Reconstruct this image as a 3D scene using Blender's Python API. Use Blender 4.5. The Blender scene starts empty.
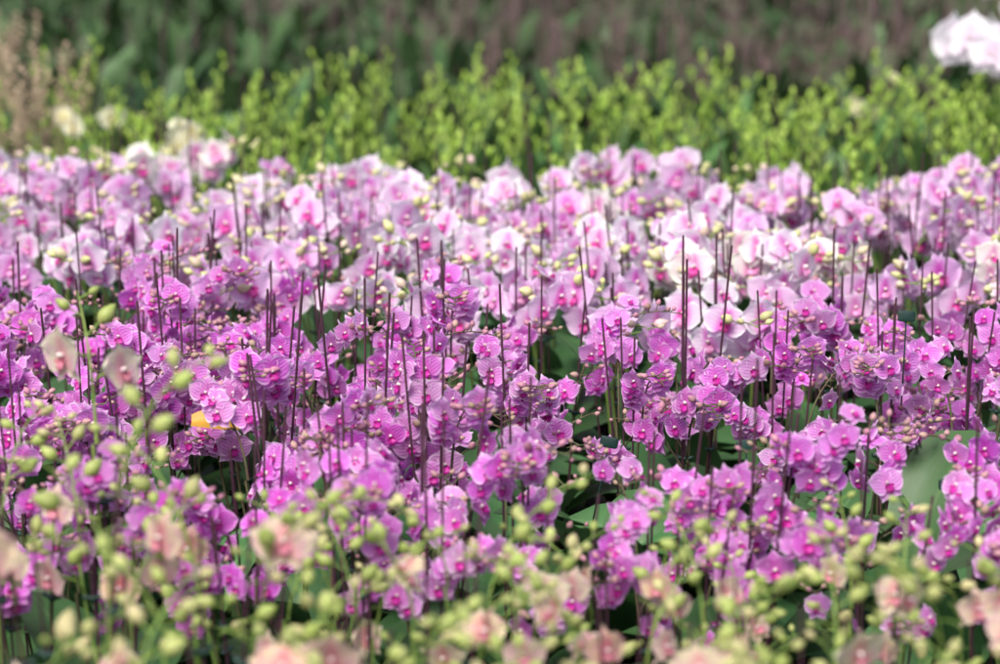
import bpy, math, random
from mathutils import Vector, Matrix, Euler
R = random.Random(31)
S = bpy.context.scene
COL = S.collection
rad = math.radians
# ------------------------------------------------------------------ camera
F = 2361.0; PITCH = rad(13.4); CZ = 1.18
cam = bpy.data.objects.new('camera', bpy.data.cameras.new('camera')); COL.objects.link(cam)
cam.location = (0, 0, CZ); cam.rotation_euler = (rad(90)-PITCH, 0, 0)
cam.data.lens = 85; cam.data.sensor_width = 36; cam.data.clip_end = 2000; cam.data.clip_start = .05
cam.data.dof.use_dof = True; cam.data.dof.focus_distance = 3.10; cam.data.dof.aperture_fstop = 3.1
S.camera = cam
def px_x(px, y): return (px-500)/F*y/math.cos(PITCH)*0.985
def to_px(x, y): return 500 + x/y*F*0.99
# ------------------------------------------------------------------ world
w = bpy.data.worlds.new('World'); S.world = w; w.use_nodes = True
nt = w.node_tree; bg = nt.nodes['Background']
sk = nt.nodes.new('ShaderNodeTexSky'); sk.sky_type = 'NISHITA'; sk.sun_disc = False
sk.sun_elevation = rad(56); sk.sun_rotation = rad(205); sk.dust_density = 4; sk.air_density = 1.0; sk.ozone_density = .6
nt.links.new(sk.outputs[0], bg.inputs[0]); bg.inputs[1].default_value = .15
sl = bpy.data.lights.new('sun', 'SUN'); sl.energy = 4.3; sl.angle = rad(30); sl.color = (1, .965, .91)
so = bpy.data.objects.new('sun', sl); COL.objects.link(so)
so.rotation_euler = (rad(34), 0, rad(-25))
S.view_settings.view_transform = 'Standard'; S.view_settings.look = 'None'; S.view_settings.exposure = 0
# ------------------------------------------------------------------ materials
class NT:
    def __init__(s, name):
        s.m = bpy.data.materials.new(name); s.m.use_nodes = True; s.t = s.m.node_tree; s.t.nodes.clear()
    def n(s, typ, **kw):
        x = s.t.nodes.new(typ)
        for k, v in kw.items(): setattr(x, k, v)
        return x
    def set(s, inp, v):
        if hasattr(v, 'is_output') or isinstance(v, bpy.types.NodeSocket): s.t.links.new(v, inp)
        else:
            if isinstance(v, (tuple, list)) and len(v) == 3: v = (*v, 1)
            inp.default_value = v
    def math(s, op, a, b=0.0, c=None, clamp=False):
        x = s.n('ShaderNodeMath', operation=op, use_clamp=clamp); s.set(x.inputs[0], a); s.set(x.inputs[1], b)
        if c is not None: s.set(x.inputs[2], c)
        return x.outputs[0]
    def mix(s, f, a, b, bt='MIX'):
        x = s.n('ShaderNodeMix', data_type='RGBA', blend_type=bt); s.set(x.inputs[0], f); s.set(x.inputs[6], a); s.set(x.inputs[7], b)
        return x.outputs[2]
    def smooth(s, v, a, b):
        x = s.n('ShaderNodeMapRange', interpolation_type='SMOOTHSTEP'); s.set(x.inputs[0], v); x.inputs[1].default_value = a; x.inputs[2].default_value = b
        return x.outputs[0]
    def noise(s, vec, scale, det=2):
        x = s.n('ShaderNodeTexNoise'); x.inputs['Scale'].default_value = scale; x.inputs['Detail'].default_value = det
        if vec is not None: s.set(x.inputs['Vector'], vec)
        return x.outputs[0]
    def out(s, col, rough=.5, trans=0.0, tcol=None, spec=.3, bump=None, sheen=0):
        p = s.n('ShaderNodeBsdfPrincipled'); s.set(p.inputs['Base Color'], col); p.inputs['Roughness'].default_value = rough
        p.inputs['Specular IOR Level'].default_value = spec
        if bump is not None:
            b = s.n('ShaderNodeBump'); b.inputs['Strength'].default_value = .35; b.inputs['Distance'].default_value = .002
            s.set(b.inputs['Height'], bump); s.t.links.new(b.outputs[0], p.inputs['Normal'])
        o = s.n('ShaderNodeOutputMaterial')
        if trans:
            t = s.n('ShaderNodeBsdfTranslucent'); s.set(t.inputs[0], tcol if tcol is not None else col)
            m = s.n('ShaderNodeMixShader'); m.inputs[0].default_value = trans
            s.t.links.new(p.outputs[0], m.inputs[1]); s.t.links.new(t.outputs[0], m.inputs[2]); s.t.links.new(m.outputs[0], o.inputs[0])
        else: s.t.links.new(p.outputs[0], o.inputs[0])
        return s.m
def uvz(g):
    t = g.n('ShaderNodeUVMap'); sp = g.n('ShaderNodeSeparateXYZ'); g.t.links.new(t.outputs[0], sp.inputs[0])
    return sp.outputs[0], sp.outputs[1]
def petal_mat(name, base, vein, edge, center, vs, cs=(.02, .45), trans=.35, hv=.02, vv=.3, nv=7, blush=None):
    g = NT(name); u, v = uvz(g)
    tc = g.n('ShaderNodeTexCoord'); nz = g.noise(tc.outputs['Object'], 3.0, 2)
    uu = g.math('ABSOLUTE', g.math('SUBTRACT', g.math('MULTIPLY', u, 2), 1))
    e = g.smooth(g.math('MAXIMUM', uu, v), .64, 1.0)
    wv = g.math('SINE', g.math('ADD', g.math('MULTIPLY', u, nv*2*math.pi), g.math('MULTIPLY', nz, 5)))
    wv = g.math('MULTIPLY', g.smooth(wv, .0, 1.0), vs)
    wv = g.math('MULTIPLY', wv, g.smooth(v, 1.05, .35))
    c = g.mix(e, base, edge)
    if blush is not None: c = g.mix(g.smooth(nz, .44, .70), c, blush)
    c = g.mix(wv, c, vein)
    c = g.mix(g.smooth(v, cs[1], cs[0]), c, center)
    oi = g.n('ShaderNodeObjectInfo'); r = oi.outputs['Random']
    hs = g.n('ShaderNodeHueSaturation'); g.set(hs.inputs['Color'], c)
    g.set(hs.inputs['Hue'], g.math('ADD', .5-hv/2, g.math('MULTIPLY', r, hv)))
    g.set(hs.inputs['Value'], g.math('ADD', 1-vv/2, g.math('MULTIPLY', g.math('FRACT', g.math('MULTIPLY', r, 17.3)), vv)))
    g.set(hs.inputs['Saturation'], g.math('ADD', .8, g.math('MULTIPLY', g.math('FRACT', g.math('MULTIPLY', r, 7.7)), .4)))
    c = g.mix(1.0, hs.outputs[0], oi.outputs['Color'], 'MULTIPLY')
    return g.out(c, .5, trans, spec=.22, bump=wv)
def plain(name, a, b, scale=40, rough=.5, trans=0, spec=.3, rnd=.3, byrand=False):
    g = NT(name); tc = g.n('ShaderNodeTexCoord'); nz = g.noise(tc.outputs['Object'], scale, 3)
    oi = g.n('ShaderNodeObjectInfo'); f = g.smooth(nz, .35, .65)
    if byrand: f = g.math('ADD', g.math('MULTIPLY', f, .35), g.math('MULTIPLY', g.math('POWER', g.math('FRACT', g.math('MULTIPLY', oi.outputs['Random'], 13.7)), 2.2), .8), clamp=True)
    c = g.mix(f, a, b)
    hs = g.n('ShaderNodeHueSaturation'); g.set(hs.inputs['Color'], c)
    g.set(hs.inputs['Value'], g.math('ADD', 1-rnd/2, g.math('MULTIPLY', oi.outputs['Random'], rnd)))
    return g.out(hs.outputs[0], rough, trans, spec=spec)
def leaf_mat(name, a, b, rib, rough=.4):
    g = NT(name); u, v = uvz(g); tc = g.n('ShaderNodeTexCoord')
    nz = g.noise(tc.outputs['Object'], 14, 4)
    c = g.mix(g.smooth(nz, .3, .7), a, b)
    uu = g.math('ABSOLUTE', g.math('SUBTRACT', u, .5))
    c = g.mix(g.math('MULTIPLY', g.smooth(uu, .05, .0), .6), c, rib)
    st = g.math('SINE', g.math('MULTIPLY', u, 95))
    c = g.mix(g.math('MULTIPLY', g.smooth(st, 0, 1), .12), c, b)
    oi = g.n('ShaderNodeObjectInfo'); hs = g.n('ShaderNodeHueSaturation'); g.set(hs.inputs['Color'], c)
    g.set(hs.inputs['Value'], g.math('ADD', .7, g.math('MULTIPLY', oi.outputs['Random'], .6)))
    g.set(hs.inputs['Hue'], g.math('ADD', .485, g.math('MULTIPLY', oi.outputs['Random'], .02)))
    return g.out(hs.outputs[0], rough, .15, spec=.3, bump=nz)
M = {}
M['magenta'] = petal_mat('magenta_petal', (.80, .30, .77), (.52, .07, .54), (.90, .64, .91), (.74, .22, .67), .72, trans=.42)
M['pink'] = petal_mat('pink_petal', (.80, .56, .80), (.68, .32, .68), (.90, .80, .91), (.68, .20, .58), .28, cs=(.04, .45), vv=.2, trans=.4)
M['white'] = petal_mat('white_petal', (.90, .86, .91), (.80, .68, .82), (.93, .91, .94), (.84, .70, .84), .12, vv=.08)
M['cream'] = petal_mat('cream_petal', (.84, .82, .60), (.7, .68, .35), (.88, .87, .72), (.75, .7, .3), .2, vv=.1)
M['peach'] = petal_mat('peach_petal', (.78, .62, .44), (.70, .36, .36), (.83, .74, .56), (.74, .32, .36), .25, vv=.3, blush=(.72, .42, .46))
M['lip_dark'] = plain('dark_magenta_lip', (.36, .01, .20), (.54, .03, .34), 3, .4, .15)
M['lip_red'] = plain('red_pink_lip', (.62, .08, .36), (.58, .05, .28), 3, .4, .2)
M['lip_soft'] = plain('soft_pink_lip', (.80, .40, .66), (.74, .26, .52), 3, .4, .2)
M['lip_peach'] = plain('dusty_rose_lip', (.68, .26, .32), (.62, .20, .30), 3, .4, .2)
M['lip_yellow'] = plain('yellow_lip', (.78, .66, .25), (.8, .72, .4), 3, .4, .2)
M['lip_lilac'] = plain('lilac_lip', (.80, .64, .78), (.82, .74, .78), 3, .4, .2)
M['column_pale'] = plain('pale_column', (.8, .6, .72), (.85, .8, .6), 3, .4, .1)
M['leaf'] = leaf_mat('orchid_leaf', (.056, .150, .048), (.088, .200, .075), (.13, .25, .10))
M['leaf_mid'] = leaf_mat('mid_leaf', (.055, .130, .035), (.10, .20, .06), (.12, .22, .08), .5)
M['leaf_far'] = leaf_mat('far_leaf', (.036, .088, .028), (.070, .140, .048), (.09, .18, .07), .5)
M['leaf_yellow'] = leaf_mat('yellow_leaf', (.58, .33, .05), (.42, .22, .03), (.62, .42, .08))
M['stem'] = plain('dark_green_stem', (.10, .12, .05), (.11, .07, .05), 25)
M['stem_green'] = plain('green_stem', (.17, .28, .06), (.24, .33, .08), 25)
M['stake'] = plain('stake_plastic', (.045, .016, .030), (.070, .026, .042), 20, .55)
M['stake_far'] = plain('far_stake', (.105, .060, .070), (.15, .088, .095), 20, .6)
M['clip'] = plain('clip_plastic', (.02, .05, .04), (.03, .08, .06), 30, .3)
M['tag_dark'] = plain('dark_tag_plastic', (.010, .030, .026), (.015, .045, .038), 30, .45)
M['pot'] = plain('pot_plastic', (.03, .03, .028), (.05, .045, .04), 10, .4)
M['bark'] = plain('bark_mix', (.05, .03, .018), (.11, .065, .035), 90, .9)
M['bud_mag'] = plain('dusky_pink_bud', (.50, .20, .32), (.44, .34, .22), 2.0, .45, .1, byrand=True)
M['bud_pink'] = plain('cream_pink_bud', (.58, .62, .24), (.72, .50, .52), 1.6, .45, .1, byrand=True)
M['bud_green'] = plain('yellow_green_bud', (.36, .47, .11), (.66, .56, .32), 2.0, .45, .2, byrand=True)
M['bud_bright'] = plain('bright_green_bud', (.38, .59, .08), (.56, .72, .17), 30, .5, .35)
M['bud_brown'] = plain('brown_bud', (.15, .09, .095), (.12, .11, .07), 20, .6)
M['straw'] = plain('dry_straw', (.48, .36, .26), (.36, .27, .18), 20, .8)
# ------------------------------------------------------------------ mesh builder
class MB:
    def __init__(s): s.v = []; s.f = []; s.m = []; s.uv = []
    def grid(s, pts, nu, nv, mi, uv=None):
        b = len(s.v); s.v += [tuple(p) for p in pts]
        for j in range(nv-1):
            for i in range(nu-1):
                q = (b+j*nu+i, b+j*nu+i+1, b+(j+1)*nu+i+1, b+(j+1)*nu+i)
                s.f.append(q); s.m.append(mi)
                s.uv.append([((k-b) % nu/(nu-1), (k-b)//nu/(nv-1)) for k in q])
    def tube(s, path, rs, sides=5, mi=0, cap=True):
        b = len(s.v); n = len(path)
        for k, p in enumerate(path):
            p = Vector(p); d = (Vector(path[min(k+1, n-1)])-Vector(path[max(k-1, 0)])).normalized()
            a = d.orthogonal().normalized() if abs(d.z) > .99 else d.cross(Vector((0, 0, 1))).normalized()
            c = d.cross(a); r = rs[k] if isinstance(rs, (list, tuple)) else rs
            for i in range(sides):
                t = 2*math.pi*i/sides; s.v.append(tuple(p+a*math.cos(t)*r+c*math.sin(t)*r))
        for k in range(n-1):
            for i in range(sides):
                j = (i+1) % sides
                s.f.append((b+k*sides+i, b+k*sides+j, b+(k+1)*sides+j, b+(k+1)*sides+i)); s.m.append(mi); s.uv.append([(0, 0)]*4)
        if cap:
            s.f.append(tuple(b+(n-1)*sides+i for i in range(sides))); s.m.append(mi); s.uv.append([(0, 0)]*sides)
    def lathe(s, prof, sides, mi=0, mat=None):
        b = len(s.v); mat = mat or Matrix()
        for r, z in prof:
            for i in range(sides):
                t = 2*math.pi*i/sides; s.v.append(tuple(mat @ Vector((r*math.cos(t), r*math.sin(t), z))))
        for k in range(len(prof)-1):
            for i in range(sides):
                j = (i+1) % sides
                s.f.append((b+k*sides+i, b+k*sides+j, b+(k+1)*sides+j, b+(k+1)*sides+i)); s.m.append(mi); s.uv.append([(i/sides, k/len(prof))]*4)
    def mesh(s, name, mats):
        me = bpy.data.meshes.new(name); me.from_pydata(s.v, [], s.f)
        for m in mats: me.materials.append(M[m])
        uvl = me.uv_layers.new(name='UVMap'); i = 0
        for p, mi, u in zip(me.polygons, s.m, s.uv):
            p.material_index = mi; p.use_smooth = True
            for k, li in enumerate(p.loop_indices): uvl.data[li].uv = u[k]
        me.update(); return me
# ------------------------------------------------------------------ flower
def petal(mb, ang, L, W, ex, mi, cup, curl, rr, nu=7, nv=7, z0=0., wave=.03, base=.03):
    ca, sa = math.cos(ang), math.sin(ang); ph = rr.random()*6
    pts = []
    for j in range(nv):
        v = j/(nv-1); vv = .04+.96*v
        w = W*(max(0, math.sin(math.pi*min(1, vv**ex)))**.62) if v < .999 else W*.04
        for i in range(nu):
            u = 2*i/(nu-1)-1
            r = base+L*v - .10*L*abs(u)**2*(v)
            x = w*u
            z = z0 + cup*(u*u)*w*.6 - curl*v*v*L + wave*math.sin(4*u+ph+3*v)*v*L
            pts.append((sa*r+ca*x, ca*r-sa*x, z))
    mb.grid(pts, nu, nv, mi)
def flower_mesh(name, pm, lip, seed, openn=1.0, lod=7, ls=1.0, curlmax=.12, sw=.38):
    rr = random.Random(seed); mb = MB(); j = lambda a: rr.uniform(-a, a)
    c = .08 + j(curlmax)
    petal(mb, j(.08), .95, sw, .85, 0, .35, c*.8, rr, lod, lod, -.03)
    for sg in (-1, 1):
        petal(mb, sg*(2.50+j(.08)), .93, sw, .8, 0, .35, c+.05, rr, lod, lod, -.04)
    for sg in (-1, 1):
        petal(mb, sg*(1.28+j(.1)), 1.04*openn, .62, .72, 0, .25+j(.15), c*.7+j(.12), rr, lod, lod, .02, .05)
    for sg in (-1, 1):
        pts = []
        for a in range(4):
            for b in range(4):
                t = a/3; s_ = b/3-.5
                pts.append((sg*(.06+.20*t)*ls, (-.12-.02*t+s_*.22*(1-t*.4))*ls, .06+.26*t*(1-.2*t)*ls))
        mb.grid(pts, 4, 4, 1)
    pts = []
    for a in range(6):
        t = a/5; wd = (.06+.26*math.sin(math.pi*min(1, t*1.15))**1.0 if t < .85 else .05)
        for b in range(5):
            s_ = b/4*2-1
            pts.append((s_*wd*.75*ls, (-.12-.44*t)*ls, .08+.20*math.sin(t*2.6)-.10*s_*s_*.5))
    mb.grid(pts, 5, 6, 1)
    mb.lathe([(.0, .0), (.07, .0), (.085, .10), (.07, .20), (.0, .24)], 7, 2, Matrix.Translation((0, .02, 0)) @ Matrix.Rotation(-.25, 4, 'X'))
    mb.tube([(0, 0, -.02), (0, -.03, -.2)], .035, 5, 0)
    return mb.mesh(name, [pm, lip, 'column_pale'])
FL = {k: [flower_mesh('flower', pm, lips[i % len(lips)], 10+i+sd, 1.0 if i < 4 else .85, 7 if k in ('magenta', 'pink') else 6, ls, cm if i < 5 else .3, sw) for i in range(6)] for k, pm, lips, sd, ls, cm, sw in
      (('magenta', 'magenta', ['lip_dark'], 0, .9, .10, .38), ('pink', 'pink', ['lip_red', 'lip_soft'], 20, .85, .06, .29), ('white', 'white', ['lip_lilac'], 40, .7, .08, .33),
       ('cream', 'cream', ['lip_yellow'], 50, .8, .12, .36), ('peach', 'peach', ['lip_peach'], 60, .8, .34, .28))}
def bud_mesh(mat, seed):
    rr = random.Random(seed); mb = MB(); n = 7; prof = []
    for k in range(n+1):
        t = k/n; prof.append((max(.002, .68*math.sin(math.pi*t**.85)**.8*(1-.18*t)), -1+2*t))
    mb.lathe(prof, 8, 0)
    mb.v = [(x*(1+.06*math.sin(3*math.atan2(y, x))), y*(1+.06*math.sin(3*math.atan2(y, x)))+.10*z*z, z) for x, y, z in mb.v]
    return mb.mesh('bud', [mat])
BUD = {k: bud_mesh(m, 1) for k, m in (('magenta', 'bud_mag'), ('pink', 'bud_pink'), ('white', 'bud_green'), ('cream', 'bud_green'), ('peach', 'bud_green'))}
def leaf_mesh(L, W, a0, a1, mat, seed, nu=5, nv=10, tip=.7):
    rr = random.Random(seed); mb = MB(); pts = []; x = z = 0; tw = rr.uniform(-.25, .25)
    for j in range(nv):
        v = j/(nv-1); a = a0+(a1-a0)*v
        if j: x += L/(nv-1)*math.cos(a); z += L/(nv-1)*math.sin(a)
        w = W*(.25+.75*math.sin(math.pi*min(1, .12+.62*v))**1.2)*(1 if v < tip else math.sqrt(max(0.004, 1-((v-tip)/(1-tip))**2)))
        if tip < .6: w *= 1-.6*v*v
        for i in range(nu):
            u = 2*i/(nu-1)-1
            pts.append((x-abs(u)*w*.2*math.sin(a), u*w, z+abs(u)*w*.38*math.cos(a)*(1-.5*v)+u*w*tw*v))
    mb.grid(pts, nu, nv, 0)
    return mb.mesh('leaf', [mat])
LEAF = [leaf_mesh(.19, .042, rad(a0), rad(a1), 'leaf', i) for i, (a0, a1) in enumerate(((65, 15), (52, -8), (75, 30), (40, -10), (60, 30)))]
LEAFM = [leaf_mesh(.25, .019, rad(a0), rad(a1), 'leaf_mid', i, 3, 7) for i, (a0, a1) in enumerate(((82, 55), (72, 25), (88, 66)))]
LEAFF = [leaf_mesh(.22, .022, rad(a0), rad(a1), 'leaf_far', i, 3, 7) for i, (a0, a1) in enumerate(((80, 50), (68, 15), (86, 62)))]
YLEAF = leaf_mesh(.12, .034, rad(30), rad(-35), 'leaf_yellow', 3, 7, 14, .45)
def pot_mesh():
    mb = MB(); mb.lathe([(0, .001), (.034, .001), (.036, .006), (.046, .082), (.050, .083), (.051, .092), (.048, .092), (.046, .080)], 16, 0)
    mb.lathe([(.0462, .080), (.03, .084), (.012, .081), (0, .086)], 12, 1)
    return mb.mesh('pot', ['pot', 'bark'])
POT = pot_mesh()
def stake_mesh(h, mat, r=.0015):
    mb = MB(); mb.tube([(0, 0, 0), (0, 0, h*.5), (0, 0, h-.002), (0, 0, h)], [r, r, r, r*.6], 6, 0); return mb.mesh('stake', [mat])
STAKE = {}
def stake(h, mat='stake', r=.0016):
    k = (round(h, 2), mat, r)
    if k not in STAKE: STAKE[k] = stake_mesh(k[0], mat, r)
    return STAKE[k]
def clip_mesh():
    mb = MB()
    mb.lathe([(.0036, -.003), (.0048, -.003), (.0048, .003), (.0036, .003), (.0036, -.003)], 10, 0)
    for sg in (-1, 1):
        mb.tube([(sg*.004, 0, 0), (sg*.008, -.002, .001), (sg*.012, -.001, .003)], [.0022, .0032, .0018], 5, 0)
    return mb.mesh('clip', ['clip'])
CLIP = clip_mesh()
def tag_mesh():
    mb = MB(); ol = []
    for k in range(20):
        t = 2*math.pi*k/20; c, s_ = math.cos(t), math.sin(t)
        ol.append((.0120*abs(c)**.4*(1 if c >= 0 else -1), .0075*abs(s_)**.4*(1 if s_ >= 0 else -1)))
    for r, y in ((0, -.0014), (.9, -.0014), (1, -.0008), (1, .0008), (.9, .0014), (0, .0014)):
        for x, z in ol: mb.v.append((x*r, y, z*r))
    for k in range(5):
        for i in range(20):
            j = (i+1) % 20; mb.f.append((k*20+i, k*20+j, (k+1)*20+j, (k+1)*20+i)); mb.m.append(0); mb.uv.append([(0, 0)]*4)
    mb.tube([(0, .002, -.006), (0, .004, -.05), (0, .012, -.12)], .0012, 5, 0)
    return mb.mesh('plant_tag', ['tag_dark'])
TAG = tag_mesh()
# ------------------------------------------------------------------ flower spike
def orient(pos, face, up, sc):
    z = face.normalized(); x = up.cross(z)
    if x.length < 1e-3: x = Vector((1, 0, 0))
    x.normalize(); y = z.cross(x)
    m = Matrix((x, y, z)).transposed().to_4x4(); m = m @ Matrix.Scale(sc, 4); m.translation = pos; return m
UP = Vector((0, 0, 1))
def gen_spike(rr, base, H, L, az, nfl, nbud, kind, fr, br, ped, lean, droop=105, branches=1, sr=.0019, first=.25, face_cam=1.0):
    mb = MB(); kids = []
    top = Vector((base.x+lean[0]*H, base.y+lean[1]*H, H))
    path = [base.lerp(top, t)+Vector((math.sin(t*5)*.004, math.cos(t*4)*.003, 0)) for t in (0, .2, .4, .6, .8, 1)]
    def spray(start, th0, L, az, nfl, nbud, r0, droop):
        d = Vector((math.cos(az), math.sin(az), 0)); n = 12; p = start.copy(); pts = [p.copy()]; dirs = []
        for k in range(n):
            th = th0+(rad(droop)-th0)*(k/(n-1))**1.1
            dd = (UP*math.cos(th)+d*math.sin(th)).normalized(); dirs.append(dd); p = p+dd*L/n; pts.append(p.copy())
        dirs.append(dirs[-1])
        perp = Vector((-d.y, d.x, 0)); tot = nfl+nbud
        for q in range(tot):
            s = first+(1-first)*(q+.5)/tot; f = s*n; i = min(int(f), n-1); P = pts[i].lerp(pts[i+1], f-i)
            sg = 1 if q % 2 else -1
            jit = Vector((rr.uniform(-1, 1), rr.uniform(-1, 1), rr.uniform(-1, 1)))
            if q < nfl:
                pv = (perp*sg*.8+UP*.35+Vector((0, -.5, 0))*face_cam+jit*.25).normalized()*ped*rr.uniform(.85, 1.15)
                face = (Vector((0, -1.0, 0))*face_cam+perp*sg*.65+d*.35+UP*rr.uniform(-.05, .55)+jit*.45)
                mb.tube([P, P+pv*.55+UP*ped*.12, P+pv], .0011, 4, 0, False)
                kids.append(('flower', rr.choice(FL[kind]), orient(P+pv+face.normalized()*fr*.15, face, UP+jit*.3, fr*rr.uniform(.84, 1.1))))
            else:
                t = (q-nfl)/max(1, nbud-1) if nbud > 1 else .5
                b = br*(1.12-.5*t)*rr.uniform(.85, 1.1)
                pv = (perp*sg*.9+dirs[i]*.35+UP*.25+jit*.3).normalized()*ped*(.75-.3*t)
                mb.tube([P, P+pv], .0010, 4, 0, False)
                kids.append(('bud', BUD[kind], orient(P+pv*1.0+pv.normalized()*b*.8, pv+UP*.002, Vector((0, 1, .1)), b)))
        mb.tube(pts, [r0*(1-.6*k/n) for k in range(n+1)], 5, 0)
    for b in range(branches):
        t = rr.uniform(.68, .92); st = base.lerp(top, t)
        spray(st, rad(25), L*rr.uniform(.6, .8), az+rr.choice((-1, 1))*rr.uniform(1.0, 2.4), max(1 if nfl > 2 else 0, int(nfl*.55)), max(2, int(nbud*.6)), sr*.8, rr.uniform(60, 100))
    mb.tube(path, sr, 6, 0, False)
    spray(top, rad(8), L, az, nfl, nbud, sr, droop+rr.uniform(-12, 12))
    return ('flower_spike', mb, Matrix(), kids)
def leaves(rr, n, meshes, z, sc=1.0):
    out = []; yaw = rr.uniform(0, 6.28)
    for k in range(n):
        a = yaw+(k % 2)*math.pi+rr.uniform(-.5, .5)
        out.append(('leaf', rr.choice(meshes), Matrix.Translation((0, 0, z+.006*k)) @ Matrix.Rotation(a, 4, 'Z') @ Matrix.Scale(sc*rr.uniform(.75, 1.15), 4), []))
    return out
def proto(seed, kind, H, L, nfl, nbud, fr, br, ped, nsp, stakeh, branches, stem, nleaf=5, lsc=1., droop=105, sr=.0019, first=.25, hmin=.84, extra=False):
    rr = random.Random(seed); parts = leaves(rr, nleaf, LEAF, .075, lsc); a0 = rr.uniform(0, 6.28)
    for k in range(nsp):
        a = a0+k*math.pi*2/max(nsp, 2)+rr.uniform(-.5, .5); b = Vector((math.cos(a)*.014, math.sin(a)*.014, .07))
        lean = (math.cos(a)*.08+rr.uniform(-.05, .05), math.sin(a)*.08+rr.uniform(-.04, .04))
        h = H*rr.uniform(hmin, 1.08)
        nm, mb, mt, kids = gen_spike(rr, b, h, L*rr.uniform(.9, 1.15), a+rr.uniform(-.6, .6), nfl, nbud, kind, fr, br, ped, lean, droop, branches, sr, first)
        parts.append((nm, mb.mesh('flower_spike', [stem]), mt, kids))
        sh = stakeh*rr.uniform(.88, 1.09)
        ax = Vector((lean[0]*.7+rr.uniform(-.03, .03), lean[1]*.7+rr.uniform(-.03, .03), 1)).normalized()
        sm = orient(Vector((b.x*1.0+.004, b.y-.006, .03)), ax, Vector((0, 1, 0)), 1)
        parts.append(('stake', stake(sh-.03), sm, [('clip', CLIP, Matrix.Translation((0, 0, h*.8)) @ Matrix.Rotation(rr.uniform(0, 6), 4, 'Z'))]))
    if extra:
        ax = Vector((rr.uniform(-.12, .12), rr.uniform(-.06, .06), 1)).normalized()
        parts.append(('stake', stake(stakeh*rr.uniform(.95, 1.08)-.03), orient(Vector((rr.uniform(-.02, .02), -.02, .03)), ax, Vector((0, 1, 0)), 1), []))
    parts.append(('pot', POT, Matrix(), []))
    return parts
def tag(o, label, cat, group=None, kind=None):
    if label: o['label'] = label
    if cat: o['category'] = cat
    if group: o['group'] = group
    if kind: o['kind'] = kind
def place(parts, name, label, cat, group, loc, rz, sc, tint=(1, 1, 1), drop=0., rr=R, skipflower=False, tilt=.03):
    e = bpy.data.objects.new(name, None); e.empty_display_size = .05; COL.objects.link(e)
    e.location = loc; e.rotation_euler = (rr.uniform(-tilt, tilt), rr.uniform(-tilt, tilt), rz); e.scale = (sc, sc, sc)
    tag(e, label, cat, group)
    for nm, me, mt, kids in parts:
        if skipflower and nm in ('flower_spike', 'stake'): continue
        o = bpy.data.objects.new(nm, me); o.matrix_basis = mt; o.parent = e; COL.objects.link(o)
        for kn, km, kt in kids:
            if kn == 'flower' and rr.random() < drop: continue
            c = bpy.data.objects.new(kn, km); c.matrix_basis = kt; c.parent = o; c.color = (*tint, 1); COL.objects.link(c)
    return e
# ------------------------------------------------------------------ ordinal words
ONES = ['', 'first', 'second', 'third', 'fourth', 'fifth', 'sixth', 'seventh', 'eighth', 'ninth', 'tenth', 'eleventh', 'twelfth', 'thirteenth', 'fourteenth',
        'fifteenth', 'sixteenth', 'seventeenth', 'eighteenth', 'nineteenth', 'twentieth']
def ordw(n): return ONES[n] if n <= 20 else ('twenty-'+ONES[n-20] if n < 30 else ('thirtieth' if n == 30 else 'thirty-'+ONES[n-30]))
def interp(t, pts):
    for (a, va), (b, vb) in zip(pts, pts[1:]):
        if t <= b: return va+(vb-va)*max(0, (t-a)/(b-a))
    return pts[-1][1]
# ------------------------------------------------------------------ prototypes
P_MAG = [proto(100+i, 'magenta', .322, .19, 8, 7, .0238, .0068, .021, 2, .50, 1, 'stem', 5, 1.0, 105, extra=i % 2 == 0) for i in range(12)]
P_PINK = [proto(200+i, 'pink', .305, .19, 6, 4, .0375, .0115, .034, 2, .485, 0, 'stem_green', 4, 1.1, 98, hmin=.92, extra=i % 2 == 0) for i in range(10)]
P_PEACH = [proto(300+i, 'peach', .42, .19, 2, 6, .030, .0118, .027, 2, .48, 1, 'stem_green', 5, 1.1, 80, .0018, .12) for i in range(8)]
P_TALL = proto(350, 'peach', .42, .16, 2, 3, .034, .0115, .028, 1, .48, 0, 'stem_green', 4, 1.1, 60, .0020, .3)
P_WHITE = [proto(400+i, 'white', .42, .24, 7, 0, .064, .012, .04, 2, .50, 0, 'stem_green', 5, 1.3, 135) for i in range(2)]
P_CREAM = [proto(420+i, 'cream', .36, .10, 6, 2, .036, .011, .03, 2, .5, 0, 'stem_green', 4, 1.1, 90) for i in range(2)]
# green budded plants
def green_spike(rr, base, H, lean):
    mb = MB(); n = 12; path = []; bend = rr.choice((-1, 1))*rr.uniform(.01, .085)
    for k in range(n+1):
        t = k/n; path.append(Vector((base.x+lean[0]*H*t+.005*math.sin(t*9)+bend*t**4, base.y+lean[1]*H*t, base.z+(H-base.z)*t-abs(bend)*.5*t**5)))
    mb.tube(path, [.0036*(1-.4*k/n) for k in range(n+1)], 5, 0)
    nb = rr.randint(7, 10); az = rr.choice((0, math.pi))+rr.uniform(-.9, .9)
    for q in range(nb):
        t = .45+.55*q/(nb-1); f = t*n; i = min(int(f), n-1); P = path[i].lerp(path[i+1], f-i)
        a = az+q*math.pi+rr.uniform(-.6, .6); ln = rr.uniform(.020, .036)*(1.15-.8*(t-.5))
        d = Vector((math.cos(a)*.75, math.sin(a)*.75, rr.uniform(.7, 1.5))).normalized()
        e = P+d*ln*.3
        mb.tube([P, e], .0016, 4, 0, False)
        mm = orient(e, d+UP*.4, Vector((0, 1, .1)), 1)
        mb.lathe([(.001, 0), (.0046, ln*.22), (.0058, ln*.5), (.0038, ln*.8), (.0008, ln)], 6, 1, mm)
    return mb
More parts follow.
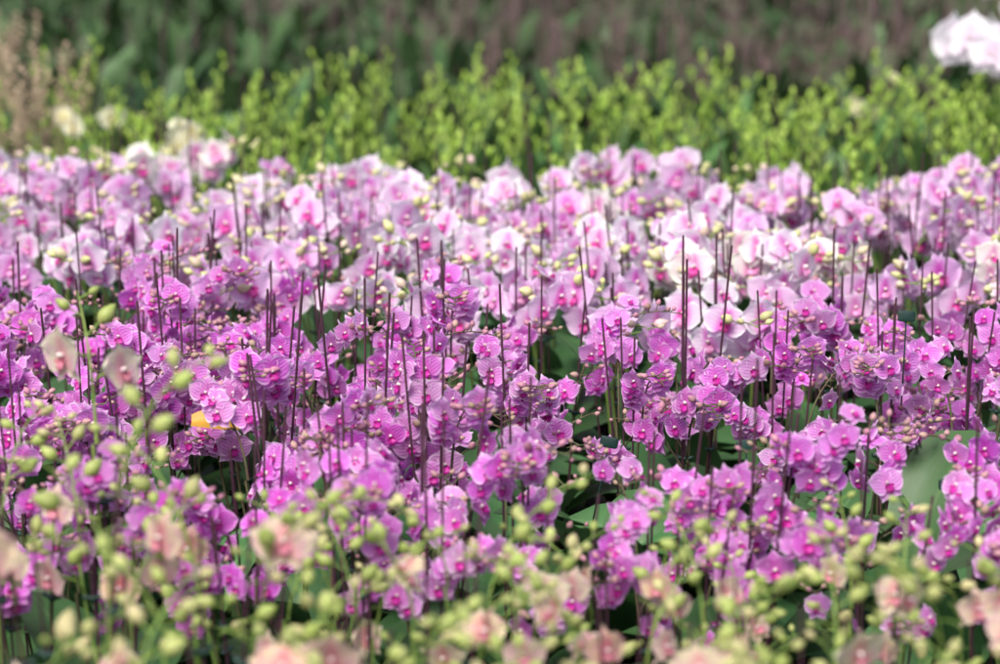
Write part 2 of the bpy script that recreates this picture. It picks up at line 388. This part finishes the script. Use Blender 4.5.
def proto_green(seed, far=False, bare=False):
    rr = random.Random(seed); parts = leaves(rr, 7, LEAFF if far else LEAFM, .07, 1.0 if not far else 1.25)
    for k in range(3 if far or seed % 3 == 0 else 2):
        a = rr.uniform(0, 6.28); b = Vector((math.cos(a)*.03, math.sin(a)*.03, .07)); lean = (rr.uniform(-.22, .22), rr.uniform(-.1, .1))
        if not far:
            mb = green_spike(rr, b, rr.uniform(.35, .47), lean)
            parts.append(('bud_spike', mb.mesh('bud_spike', ['stem_green', 'bud_bright']), Matrix(), []))
        elif not bare:
            mb = MB(); H = rr.uniform(.32, .43)
            mb.tube([b, Vector((b.x+lean[0]*H*.3, b.y, H*.6)), Vector((b.x+lean[0]*H*.6, b.y+lean[1]*H, H))], .0022, 5, 0)
            for q in range(5):
                a = rr.uniform(0, 6.28); mm = orient(Vector((b.x+lean[0]*H*.55, b.y, H*(.70+.06*q))), Vector((math.cos(a)*.6, math.sin(a)*.6, 1)), Vector((0, 1, .1)), 1)
                mb.lathe([(.001, 0), (.0035, .006), (.0035, .012), (.0006, .02)], 5, 0, mm)
            parts.append(('bud_spike', mb.mesh('bud_spike', ['bud_brown']), Matrix(), []))
        if k == 0 or (far and not bare):
            ax = Vector((rr.uniform(-.05, .05), rr.uniform(-.05, .05), 1)).normalized()
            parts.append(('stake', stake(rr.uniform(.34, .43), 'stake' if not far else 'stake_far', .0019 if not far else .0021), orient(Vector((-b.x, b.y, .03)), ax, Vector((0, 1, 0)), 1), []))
    parts.append(('pot', POT, Matrix(), []))
    return parts
P_GREEN = [proto_green(500+i) for i in range(12)]
P_FAR = [proto_green(600+i, True) for i in range(6)]
P_FARB = [proto_green(650+i, True, True) for i in range(5)]
# ------------------------------------------------------------------ planting
def half(y): return .5*1000/F*y+.07
def b_mp(px): return interp(px/1000, [(0, 3.66), (.25, 3.56), (.42, 3.40), (.6, 3.24), (.75, 3.27), (.86, 3.48), (1, 3.42)])
def b_pg(px): return interp(px/1000, [(0, 4.72), (.2, 4.66), (.36, 4.54), (.7, 4.50), (1, 4.50)])
def rows(y0, y1, dy, dx, keep, fn, jit=.03):
    y = y0; ri = 0
    while y < y1:
        h = half(y); n = int(2*h/dx)+1; off = R.uniform(0, dx); lst = []
        for k in range(n+1):
            x = -h+off+(k-.5)*dx+R.uniform(-jit, jit); yy = y+R.uniform(-jit, jit)
            if abs(x) <= h+.03 and keep(to_px(x, yy), yy): lst.append((x, yy))
        lst.sort()
        if lst:
            ri += 1
            for c, (x, yy) in enumerate(lst): fn(x, yy, ri, c+1)
        y += dy
MAGS = []
def f_mag(x, y, r, c):
    px = to_px(x, y)
    bare = (px > 600 and 2.69 < y < 3.0) or (470 < px < 600 and 2.78 < y < 2.93) or (165 < px < 235 and 2.5 < y < 2.82) or R.random() < .06
    t = R.uniform(.94, 1.1)
    lab = f"{'leafy orchid without blooms' if bare else 'magenta veined small orchid'}, {ordw(c)} from left in {ordw(r)} row of magenta block"
    e = place(R.choice(P_MAG), 'orchid_plant', lab, 'orchid', 'small magenta orchids in the middle block', (x, y, 0), R.uniform(-.6, .6), R.uniform(.88, 1.06) if not bare else R.uniform(1.1, 1.3),
          (t, t*R.uniform(.85, 1.2), t), .12, skipflower=bare)
    MAGS.append(e)
rows(2.49, 3.80, .15, .120, lambda px, y: y < b_mp(px), f_mag)
for px, y, z in ((912, 3.08, .468), (752, 2.90, .34), (612, 2.95, .33), (962, 2.86, .30)):
    P = Vector((px_x(px, y), y, z)); e = min(MAGS, key=lambda q: (q.location-Vector((P.x, P.y+.05, 0))).length)
    mw = Matrix.LocRotScale(e.location, e.rotation_euler, e.scale)
    o = bpy.data.objects.new('plant_tag', TAG); o.parent = e; COL.objects.link(o)
    o.matrix_basis = mw.inverted() @ (Matrix.Translation(P) @ Euler((R.uniform(-.4, 0), R.uniform(-.2, .2), R.uniform(-.3, .3))).to_matrix().to_4x4())
def f_pink(x, y, r, c):
    px = to_px(x, y); t = R.uniform(.98, 1.06)
    light = R.random() < .42
    tint = (1.08, 1.26, 1.08) if light else (t, t*R.uniform(.86, 1.08), t)
    if R.random() < .08: tint = (1.08, 1.36, .98)
    place(R.choice(P_PINK), 'orchid_plant', f"{'whitish' if light else 'pale'} pink large bloomed orchid, {ordw(c)} from left in {ordw(r)} row of pink block", 'orchid',
          'pale pink orchids behind the magenta block', (x, y, 0), R.uniform(-.6, .6), R.uniform(.94, 1.05), tint, .14)
rows(3.27, 4.84, .17, .158, lambda px, y: b_mp(px)+.05 < y < b_pg(px), f_pink, .03)
def f_green(x, y, r, c):
    place(R.choice(P_GREEN), 'budding_orchid', f"yellow green budding orchid, {ordw(c)} from left in {ordw(r)} row behind pink block", 'orchid',
          'yellow green budding orchids behind the pink block', (x, y, 0), R.uniform(-.9, .9)+R.choice((0, math.pi)), R.uniform(.86, 1.1))
rows(4.70, 6.45, .26, .145, lambda px, y: y > b_pg(px)+.14, f_green, .07)
def f_far(x, y, r, c):
    br = to_px(x, y) > 430 + R.uniform(-60, 60)
    place(R.choice(P_FAR if br else P_FARB), 'leafy_orchid', f"dark leafy orchid, {ordw(c)} from left in {ordw(r)} row beyond yellow green block", 'orchid',
          'dark leafy orchids in the far block', (x, y, 0), R.uniform(-3, 3), R.uniform(.9, 1.12))
rows(6.75, 8.4, .24, .19, lambda px, y: True, f_far, .06)
def f_peach(x, y, r, c):
    px = to_px(x, y); hs = interp(px/1000, [(0, 1.20), (.1, 1.12), (.22, .99), (.45, .96), (.7, .90), (1, .88)])
    if y > 2.25: hs *= .92
    t = R.uniform(.92, 1.03)
    place(R.choice(P_PEACH), 'orchid_plant', f"peach orchid with yellow green buds, {ordw(c)} from left in {ordw(r)} row of nearest block", 'orchid',
          'peach orchids in bud in the foreground', (x, y, 0), R.uniform(-.8, .8), hs*R.uniform(.84, 1.04), (t, t*R.uniform(.85, 1.08), t), .55)
rows(1.86, 2.42, .145, .134, lambda px, y: True, f_peach)
# special plants
place(P_TALL, 'orchid_plant', 'tall cream pink orchid standing above the magenta orchids near the left edge', 'orchid', None, (px_x(98, 2.45), 2.45, 0), .2, 1.04, (1, 1.10, 1.12))
for px, y, s, lab in ((1024, 5.2, 1.06, 'tall white orchid at the right edge behind the pink block'), (985, 6.9, 1.12, 'tall white orchid beyond the yellow green buds near the top right corner')):
    place(P_WHITE[0 if px > 1000 else 1], 'orchid_plant', lab, 'orchid', None, (px_x(px, y), y, 0), .3, s, (1, 1, 1))
for px, y, s, lab in ((138, 4.80, 1.02, 'cream yellow orchid at the back left edge of the pink block'), (105, 5.6, .9, 'cream orchid among the yellow green buds on the left'),
                      (868, 6.2, .85, 'small cream orchid among the yellow green buds on the right')):
    place(P_CREAM[0 if px > 120 else 1], 'orchid_plant', lab, 'orchid', None, (px_x(px, y), y, 0), .3, s, (1, 1, 1), 0 if px == 138 else .6)
# withered yellow leaf
o = bpy.data.objects.new('yellow_leaf', YLEAF); COL.objects.link(o); o.location = (px_x(184, 2.92), 2.92, .366); o.rotation_euler = (.7, .15, .15); o.scale = (.56,)*3
tag(o, 'orange yellow withered leaf caught among the magenta orchids on the left', 'leaf')
# dry grass
def grass(px, y, h, lab, seed):
    rr = random.Random(seed); mb = MB()
    for k in range(24):
        a = rr.uniform(0, 6.28); b = Vector((rr.uniform(-.03, .03), rr.uniform(-.03, .03), 0)); ln = rr.uniform(.02, .14); hh = h*rr.uniform(.75, 1.05)
        pts = [b+Vector((math.cos(a)*ln*t*t, math.sin(a)*ln*t*t, hh*t)) for t in (0, .3, .6, .8, 1)]
        mb.tube(pts, [.0018, .0016, .0013, .001, .0008], 4, 0)
        for q in range(7):
            p = pts[3].lerp(pts[4], q/6); c = rr.uniform(0, 6.28)
            mb.lathe([(.0005, 0), (.004, .006), (.0036, .012), (.0005, .022)], 5, 0, orient(p, Vector((math.cos(c), math.sin(c), .7)), Vector((0, 1, .1)), 1))
    o = bpy.data.objects.new('grass_tuft', mb.mesh('grass_tuft', ['straw'])); COL.objects.link(o); o.location = (px_x(px, y), y, 0); tag(o, lab, 'grass')
grass(15, 5.3, .52, 'tan dry grass tuft at the far left edge, nearest of the tufts', 1)
grass(50, 5.8, .52, 'tan dry grass tuft right of the left edge tuft, among green buds', 2)
grass(10, 6.45, .52, 'tan dry grass tuft farthest back at the top left corner', 3)
# far mass of leaves
mb = MB(); rr = random.Random(5)
for k in range(4500):
    y = rr.uniform(8.6, 15); x = rr.uniform(-1, 1)*(.3*y+.6); a = rr.uniform(0, 6.28); L = rr.uniform(.16, .28); W = rr.uniform(.014, .026); e0 = rr.uniform(.9, 1.45)
    pts = []; p = Vector((x, y, rr.uniform(.05, .16)))
    for j in range(4):
        ee = e0*(1-j/3*.6); d = Vector((math.cos(a)*math.cos(ee), math.sin(a)*math.cos(ee), math.sin(ee)))
        if j: p = p+d*L/3
        ww = W*(.5, 1, .9, .15)[j]; s_ = Vector((-math.sin(a), math.cos(a), 0))
        pts += [p-s_*ww+UP*ww*.3, p, p+s_*ww+UP*ww*.3]
    mb.grid(pts, 3, 4, 0)
for k in range(1100):
    y = rr.uniform(8.6, 15); x = rr.uniform(-.3, 1)*(.3*y+.6)
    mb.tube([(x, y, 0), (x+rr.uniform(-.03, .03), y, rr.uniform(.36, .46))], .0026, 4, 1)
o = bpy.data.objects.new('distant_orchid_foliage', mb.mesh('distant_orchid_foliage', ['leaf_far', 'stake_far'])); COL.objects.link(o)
tag(o, 'dark green mass of orchid leaves and brown stakes in the far distance', 'foliage', None, 'stuff')
# ground
g = NT('ground_soil'); tc = g.n('ShaderNodeTexCoord'); n1 = g.noise(tc.outputs['Object'], 9, 5); n2 = g.noise(tc.outputs['Object'], 60, 3)
c = g.mix(g.smooth(n1, .4, .6), (.030, .035, .020), (.040, .065, .028)); c = g.mix(g.math('MULTIPLY', g.smooth(n2, .5, .7), .6), c, (.07, .055, .035))
g.out(c, .9, bump=n2); M['ground'] = g.m
mb = MB(); N = 21; mb.grid([((i/(N-1)-.5)*600, (j/(N-1)-.5)*600, 0) for j in range(N) for i in range(N)], N, N, 0)
o = bpy.data.objects.new('ground', mb.mesh('ground', ['ground'])); COL.objects.link(o); o['kind'] = 'structure'
print('objects', len(bpy.data.objects))
